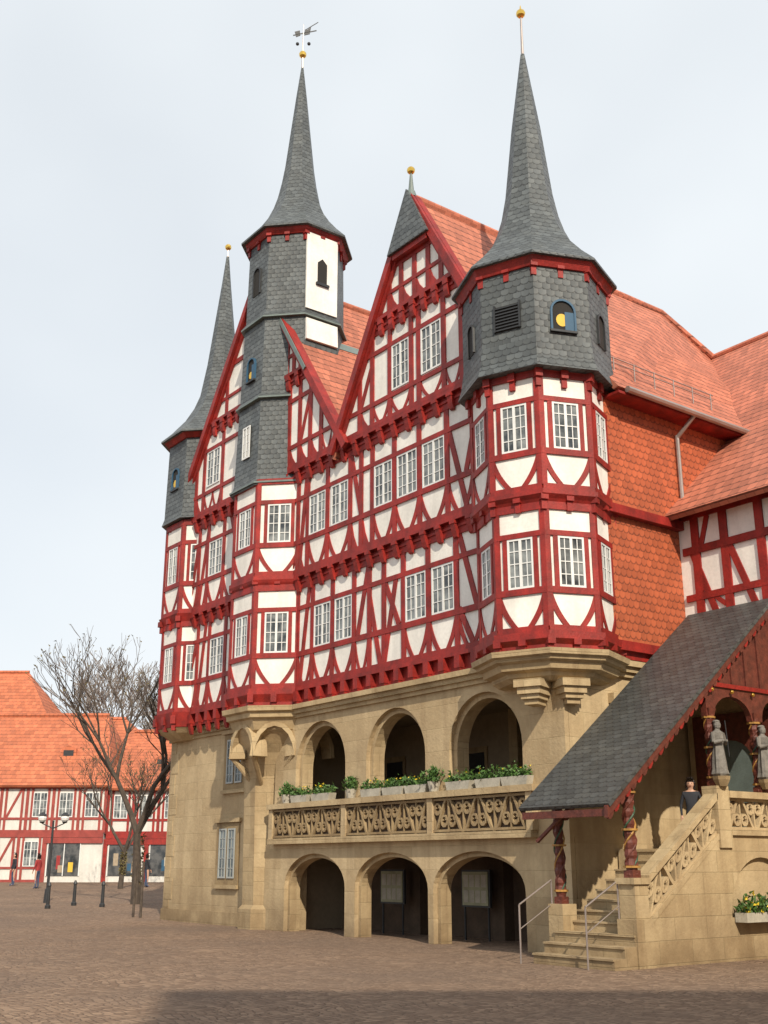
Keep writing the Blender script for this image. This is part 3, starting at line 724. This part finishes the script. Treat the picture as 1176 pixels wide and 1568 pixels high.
# ------------------------------------------------------------------ people
SKIN=simple('skin',(.50,.29,.20),.5,.08,5,0);HAIR=simple('dark_hair',(.02,.012,.01),.5,.2,20,0);LIPS=simple('lips',(.3,.08,.07),.5,.1,5,0)
def person(name,loc,h,az,topc,legc):
    k=h/1.75
    V=[];E=[];Rr=[]
    def v(x,y,z,r): V.append((x*k,y*k,z*k));Rr.append((r*k,r*k*.85));return len(V)-1
    pel=v(0,0,.95,.14);wa=v(0,0,1.12,.125);ch=v(0,.0,1.32,.15);nk=v(0,0,1.48,.06);hb=v(0,.01,1.56,.07);hm=v(0,.015,1.64,.095);ht=v(0,.0,1.71,.075)
    E+= [(pel,wa),(wa,ch),(ch,nk),(nk,hb),(hb,hm),(hm,ht)]
    ns=v(0,.105,1.625,.014);E.append((hm,ns))
    for s in (-1,1):
        er=v(s*.09,.0,1.63,.014);E.append((hm,er))
        sh=v(s*.17,0,1.42,.065);el=v(s*.25,.0,1.15,.045);wr=v(s*.24,.1,.92,.03);pa=v(s*.235,.13,.86,.032)
        E+=[(ch,sh),(sh,el),(el,wr),(wr,pa)]
        for j in range(4):
            f1=v(s*.235+(j-1.5)*.017,.15,.80-.004*abs(j-1.5),.0095);f2=v(s*.235+(j-1.5)*.018,.14,.76-.006*abs(j-1.5),.008);E+=[(pa,f1),(f1,f2)]
        t=v(s*.2,.16,.84,.01);t2=v(s*.19,.17,.81,.008);E+=[(pa,t),(t,t2)]
        hp=v(s*.09,0,.88,.1);kn=v(s*.1,.02,.5,.065);an=v(s*.1,-.01,.1,.045);to=v(s*.11,.15,.04,.045);E+=[(pel,hp),(hp,kn),(kn,an),(an,to)]
    me=bpy.data.meshes.new(name);me.from_pydata(V,E,[]);ob=bpy.data.objects.new(name,me);COL.objects.link(ob)
    md=ob.modifiers.new('s','SKIN');sv=me.skin_vertices[0].data
    for i,r in enumerate(Rr): sv[i].radius=r
    sv[pel].use_root=True
    ss=ob.modifiers.new('u','SUBSURF');ss.levels=2;ss.render_levels=2
    dg=bpy.context.evaluated_depsgraph_get();m2=bpy.data.meshes.new_from_object(ob.evaluated_get(dg))
    ob.modifiers.clear();ob.data=m2
    m2.materials.clear()
    for m in (SKIN,HAIR,topc,legc): m2.materials.append(m)
    for p in m2.polygons:
        c=p.center/k;p.use_smooth=True
        if c.z>1.5: p.material_index=1 if (c.z>1.675 or c.y<.02) and not(abs(c.x)>.085 and c.y>-.02) else 0
        elif c.z>1.46: p.material_index=0
        elif abs(c.x)>.14 and c.z<.91: p.material_index=0
        elif c.z>.9: p.material_index=2
        else: p.material_index=3
    ob.location=loc;ob.rotation_euler=(0,0,az)
    mb=MB()
    for s in (-1,1): ball(mb,(s*.032*k,.088*k,1.645*k),.011*k,HAIR,6)
    box(mb,Fr((0,.098*k,0),(1,0,0),(0,1,0)),-.022*k,.022*k,1.578*k,1.586*k,-.02,.002,LIPS)
    for i in range(260):
        a=random.uniform(math.pi*.93,2.07*math.pi);z=random.uniform(1.50,1.73)
        rr=.095 if z<1.68 else .07
        leafq(mb,(rr*k*math.cos(a),rr*k*math.sin(a)+.005,z*k),.05*k,HAIR)
    for i in range(60):
        leafq(mb,(random.uniform(-.07,.07)*k,random.uniform(-.06,.07)*k,1.765*k),.05*k,HAIR)
    mb.build('face_and_hair',ob)
    return ob
DKC=simple('dark_coat',(.02,.022,.03),.8,.2,6);JEAN=simple('blue_trousers',(.05,.07,.13),.8,.2,6);REDC=simple('red_jacket',(.3,.03,.03),.8,.2,6);TAN=simple('beige_coat',(.35,.28,.2),.8,.2,6)
person('woman_on_stairs',(-13.45,17.15,1.76),1.36,R_(215),DKC,JEAN)

# ------------------------------------------------------------------ background (local frame along view axis)
HV=Vector((-.8,.6,0));RV=Vector((.6,.8,0))
def W2(h,r,z=0): return HV*h+RV*r+Vector((0,0,z))
def gz(h): return .018*min(max(h-35,0),45)
def BF2(h): return Fr(HV*h,RV,-HV)
PINK=simple('hazed_pink_timber',(.30,.055,.045),.8,.25,3)  # red-brown timber with distance haze put into its lighter, pinker colour
PLA=simple('cream_plaster',(.62,.60,.56),.9,.12,1,streak=.15)
def house(name,h,r0,r1,z0,z1,depth,rz,wall,frame,shop=None,hipR=0,hipL=0,storeys=2):
    e=empty(name);a=MB();b=MB();c=MB();fr=BF2(h)
    box(a,fr,r0,r1,z0-.5,z1,-depth,0,wall)
    a.build('walls',e)
    sh=(z1-z0)/storeys
    for s in range(storeys):
        zb=z0+s*sh
        box(b,fr,r0,r1,zb+sh-.28,zb+sh,-.05,.07,frame)
        if shop and s==0:
            x=max(r0,shop[0])
            while x+2.3<min(r1,shop[1]):
                box(c,fr,x+.2,x+2.2,zb+.35,zb+sh-.55,-.05,.03,GDARK)
                for q in (.2,1.2,2.16): box(c,fr,x+q,x+q+.05,zb+.35,zb+sh-.55,0,.06,WFR)
                for j in range(3):
                    xx=x+.3+random.random()*1.4;zz=zb+.5+random.random()*.5
                    box(c,fr,xx,xx+.2+random.random()*.25,zz,zz+.3+random.random()*.5,.03,.036+.003*j,random.choice([YEL,REDC,BLUE,POT,TAN]))
                box(b,fr,x-.12,x+.14,zb,zb+sh-.3,0,.1,frame)
                x+=2.5
            box(c,fr,max(r0,shop[0]),min(r1,shop[1]),zb+sh-.62,zb+sh-.3,0,.12,frame)
            if r0<shop[0]: us=(r0,shop[0])
            else: continue
        else: us=(r0,r1)
        n=max(1,int((us[1]-us[0])/1.55));w=(us[1]-us[0])/n
        box(b,fr,us[0],us[1],zb+.75,zb+.88,-.05,.05,frame)
        box(b,fr,us[0],us[1],zb,zb+.15,-.05,.05,frame)
        for i in range(n+1): box(b,fr,us[0]+i*w-.09,us[0]+i*w+.09,zb,zb+sh-.2,-.05,.055,frame)
        for i in range(n):
            uc=us[0]+(i+.5)*w
            for q in (-.5,.5): box(b,fr,uc+q-.07,uc+q+.07,zb,zb+sh-.2,-.05,.052,frame)
            if i%4==3:
                bar(b,fr,(uc-.4,zb+.9),(uc+.4,zb+sh-.3),.14,-.05,.045,frame);continue
            window(c,Fr(fr(0,0,.03),fr.x,fr.n),uc,.86,zb+.9,zb+sh-.5,3)
    b.build('timbers',e);c.build('windows_and_shopfront',e)
    d=MB();m=depth/2
    P=lambda hh,r,z:W2(hh,r,z)
    slab(d,[P(h-.4,r0-.3,z1-.1),P(h-.4,r1+.3,z1-.1),P(h+m,r1-hipR,rz),P(h+m,r0+hipL,rz)],.15,OTILE)
    slab(d,[P(h+depth+.4,r0-.3,z1-.1),P(h+depth+.4,r1+.3,z1-.1),P(h+m,r1-hipR,rz),P(h+m,r0+hipL,rz)],.15,OTILE)
    if hipR>.1: slab(d,[P(h-.4,r1+.3,z1-.1),P(h+depth+.4,r1+.3,z1-.1),P(h+m,r1-hipR,rz)],.15,OTILE)
    else: slab(d,[P(h,r1,z1),P(h+depth,r1,z1),P(h+m,r1-.05,rz-.1)],.1,wall)
    if hipL>.1: slab(d,[P(h-.4,r0-.3,z1-.1),P(h+depth+.4,r0-.3,z1-.1),P(h+m,r0+hipL,rz)],.15,OTILE)
    tube(d,P(h+m,r0+hipL,rz+.05),P(h+m,r1-hipR,rz+.05),.14,.14,OTILE,6)
    L_=r1-r0
    nn=max(2,int(L_/6))
    for i in range(nn):
        rr=r0+L_*(i+.5)/nn;zz=z1+(rz-z1)*.45;hh=h+m*.45
        if i%2==0:
            q=BF2(hh-.5);prism(d,q,[(rr-.55,zz-.6),(rr+.55,zz-.6),(rr+.45,zz+.15),(rr,zz+.35),(rr-.45,zz+.15)],-1.4,0,OTILE)
            box(d,q,rr-.32,rr+.32,zz-.4,zz+.05,0,.03,IRON)
    d.build('tiled_roof',e);return e
house('timbered_town_house',70,-60,-17.0,gz(70),6.35,11,11.2,PLA,PINK,shop=(-20.5,-17),hipR=1.5)
house('timbered_shop_house',70.3,-16.9,-6,gz(70),6.2,12,10.2,PLA,RED,shop=(-16.9,-6),hipR=0)
house('brick_house',84,-50,-24.0,gz(84),9.5,13,16.6,PLA,PINK,hipR=5)
house('gabled_house',82,-24,-15,gz(84),8,10,12.4,PLA,PINK,hipR=5)
house('low_town_house',85,-16,25,gz(84),7,10,11.2,PLA,PINK)
house('unseen_shade_house',-16,3,45,0,14.0,11,19.6,PLA,PINK,storeys=4)  # unseen house behind the camera, added and sized to shade the foreground paving

# ------------------------------------------------------------------ trees
BARK=simple('bark',(.085,.065,.05),.9,.4,6,.4,20);BARK2=simple('pale_twigs',(.22,.19,.17),.9,.2,6,0)
BUD=simple('budding_leaves',(.16,.13,.05),.8,.4,3,0)
def tree(name,h,r,ht,lean=0,depth=7,r0=.22,seed=1,spread=.55,bark=BARK,first=.3,buds=True,minr=.008,side=.6):
    rnd=random.Random(seed);mb=MB();base=W2(h,r,gz(h)-.1)
    def br(p,d,L,rad,k):
        q=p;dd=d.copy()
        n=3 if k<3 else 2
        wob=.05 if k==0 else .12
        for i in range(n):
            dd=(dd+Vector((rnd.uniform(-wob,wob),rnd.uniform(-wob,wob),.06))).normalized()
            q2=q+dd*L/n;ra=rad*(1-.3*i/n);rb=rad*(1-.3*(i+1)/n)
            tube(mb,q,q2,ra,rb,bark,7 if k<3 else 4);q=q2
            if k>=2 and rnd.random()<side and k<depth:
                ax=Vector((rnd.uniform(-1,1),rnd.uniform(-1,1),rnd.uniform(.0,.6))).normalized()
                br(q,(dd*.5+ax*.7).normalized(),L*.55,rad*.4,k+2)
        if k>=depth:
            if buds and rnd.random()<.35: leafq(mb,q,.12,BUD)
            return
        m=3 if k in(0,1,2) else 2
        for j in range(m):
            ax=Vector((rnd.uniform(-1,1),rnd.uniform(-1,1),rnd.uniform(-.15,.3)))
            nd=(dd+ax.normalized()*spread*rnd.uniform(.8,1.4)).normalized()
            br(q,nd,L*rnd.uniform(.68,.86),max(minr,rad*.62),k+1)
    br(base,Vector((lean,0,1)).normalized(),ht*first,r0,0)
    for i in range(240):
        a=rnd.uniform(0,6.3);z=rnd.uniform(.8,ht*first*1.0)
        if buds: leafq(mb,(base.x+lean*z+math.cos(a)*r0*.95,base.y+math.sin(a)*r0*.95,base.z+z),.12,BUD)
    return mb.build(name)
tree('bare_linden_tree',45,-9.5,8.2,-.0,7,.2,15,.44,BARK,.33,side=.28)
tree('bare_distant_tree',100,-23,19.5,0,8,.3,8,.5,BARK2,.24,False,.03,.35)
tree('bare_distant_tree.001',105,-18.5,20.5,0,8,.3,12,.5,BARK2,.24,False,.03,.35)
tree('bare_linden_tree.001',60,-13.5,7,.1,7,.15,21,.5,BARK,.27,side=.3)

# ------------------------------------------------------------------ street furniture
def lamp(h,r):
    mb=MB();p=W2(h,r,gz(h))
    loft(mb,[(p.z,.13,p.x,p.y),(p.z+.5,.1,p.x,p.y),(p.z+.55,.06,p.x,p.y),(p.z+3.1,.04,p.x,p.y)],IRON,0,10)
    for s in (-1,1):
        q=p+RV*s*.45
        tube(mb,(p.x,p.y,p.z+2.8),(q.x,q.y,p.z+3.0),.025,.02,IRON)
        loft(mb,[(p.z+3.0,.06,q.x,q.y),(p.z+3.05,.12,q.x,q.y)],IRON,0,10)
        ball(mb,(q.x,q.y,p.z+3.2),.17,WFR);loft(mb,[(p.z+3.3,.2,q.x,q.y),(p.z+3.42,.04,q.x,q.y)],IRON,0,10)
    mb.build('street_lamp')
lamp(46,-13.2)
def bollard(h,r):
    mb=MB();p=W2(h,r,gz(h));loft(mb,[(p.z,.1,p.x,p.y),(p.z+.1,.1,p.x,p.y),(p.z+.14,.065,p.x,p.y),(p.z+.75,.055,p.x,p.y),(p.z+.78,.08,p.x,p.y),(p.z+.9,.03,p.x,p.y)],IRON,0,10);mb.build('bollard')
bollard(44,-11.6);bollard(43,-10.3);bollard(42,-12.0)
mb=MB()
for dx in (-.5,.5):
    p=W2(37,-7.75+dx*.1,0);tube(mb,(p.x+dx*.3,p.y,0),(p.x+dx*.3,p.y,1.7),.045,.04,BARK)
mb.build('tree_stake')
for i,(h,r,cc) in enumerate([(62,-12.6,DKC),(63,-13.4,TAN),(60,-17.8,REDC),(64,-20.3,DKC)]):
    p=W2(h,r,gz(h));person('pedestrian',(p.x,p.y,p.z),1.7,R_(60*i),cc,JEAN)

# ------------------------------------------------------------------ ground
GM,nt,b=newmat('cobbled_square')
tc=N(nt,'ShaderNodeTexCoord')
wv=N(nt,'ShaderNodeTexNoise');wv.inputs['Scale'].default_value=.5;nt.links.new(tc.outputs['Object'],wv.inputs['Vector'])
wa_=N(nt,'ShaderNodeVectorMath',operation='MULTIPLY_ADD');nt.links.new(wv.outputs['Color'],wa_.inputs[0]);wa_.inputs[1].default_value=(1.2,1.2,0);nt.links.new(tc.outputs['Object'],wa_.inputs[2])
vo=N(nt,'ShaderNodeTexVoronoi');vo.inputs['Scale'].default_value=9;vo.inputs['Randomness'].default_value=.45;nt.links.new(wa_.outputs[0],vo.inputs['Vector'])
ve=N(nt,'ShaderNodeTexVoronoi',feature='DISTANCE_TO_EDGE');ve.inputs['Scale'].default_value=9;ve.inputs['Randomness'].default_value=.45;nt.links.new(wa_.outputs[0],ve.inputs['Vector'])
bw=N(nt,'ShaderNodeSeparateColor');nt.links.new(vo.outputs['Color'],bw.inputs[0])
c1=mixc(nt,bw.outputs[0],(.17,.11,.075),(.30,.205,.14))
c2=mixc(nt,mr(nt,noise(nt,.3,7,rough=.65),.38,.66,0,.7),c1,(.155,.11,.083))
c3=mixc(nt,mr(nt,ve.outputs[0],.0,.10,.7,0),c2,(.08,.06,.045))
nt.links.new(c3,b.inputs['Base Color']);b.inputs['Roughness'].default_value=.9;b.inputs['Specular IOR Level'].default_value=.25
bp=N(nt,'ShaderNodeBump');bp.inputs['Strength'].default_value=.7;bp.inputs['Distance'].default_value=.02
nt.links.new(mr(nt,ve.outputs[0],0,.15,0,1),bp.inputs['Height']);nt.links.new(bp.outputs[0],b.inputs['Normal'])
g=MB();hs=[-500,-100,-20,0,10,20,35,50,65,80,150,400,1500];rs=[-1200,-300,-100,-50,-25,0,25,50,100,300,1200]
vs=[W2(h,r,gz(h)) for h in hs for r in rs];n=len(rs)
g.add(vs,[(i*n+j,i*n+j+1,(i+1)*n+j+1,(i+1)*n+j) for i in range(len(hs)-1) for j in range(n-1)],GM)
g.build('ground')

# ------------------------------------------------------------------ sky, sun, camera
sd=Vector((.93,-.42,0)).normalized();el=R_(36)
w=bpy.data.worlds.new('World');S.world=w;w.use_nodes=True;nt=w.node_tree
bg=nt.nodes['Background']
sk=N(nt,'ShaderNodeTexSky');sk.sky_type='NISHITA';sk.sun_disc=False;sk.sun_elevation=el;sk.sun_rotation=math.atan2(sd.x,sd.y)
sk.dust_density=2;sk.air_density=1
tc=N(nt,'ShaderNodeTexCoord');mp=N(nt,'ShaderNodeMapping');mp.inputs['Scale'].default_value=(1,1,1.5);nt.links.new(tc.outputs['Generated'],mp.inputs['Vector'])
cl=noise(nt,1.5,4,mp.outputs[0],.42)
fac=mr(nt,cl,.36,.62,.78,1.0)
col=mixc(nt,fac,sk.outputs[0],(8.3,8.75,9.05))
nt.links.new(col,bg.inputs['Color']);bg.inputs['Strength'].default_value=.112
L=bpy.data.lights.new('sun','SUN');L.energy=4.8;L.angle=R_(.6);L.color=(1,.89,.72)
lo_=bpy.data.objects.new('sun',L);COL.objects.link(lo_)
d=Vector((sd.x*math.cos(el),sd.y*math.cos(el),math.sin(el)));lo_.rotation_euler=d.to_track_quat('Z','Y').to_euler();lo_.location=(10,-20,40)
cam=bpy.data.cameras.new('camera');co=bpy.data.objects.new('camera',cam);COL.objects.link(co)
cam.sensor_fit='VERTICAL';cam.sensor_height=36;cam.lens=39.03;cam.clip_end=5000
p=R_(17.65);dr=HV*math.cos(p)+Vector((0,0,math.sin(p)))
co.location=(0,0,1.6);co.rotation_euler=dr.to_track_quat('-Z','Y').to_euler()
S.camera=co
S.view_settings.view_transform='Standard'
try: S.view_settings.look='None'
except: pass
S.view_settings.exposure=0
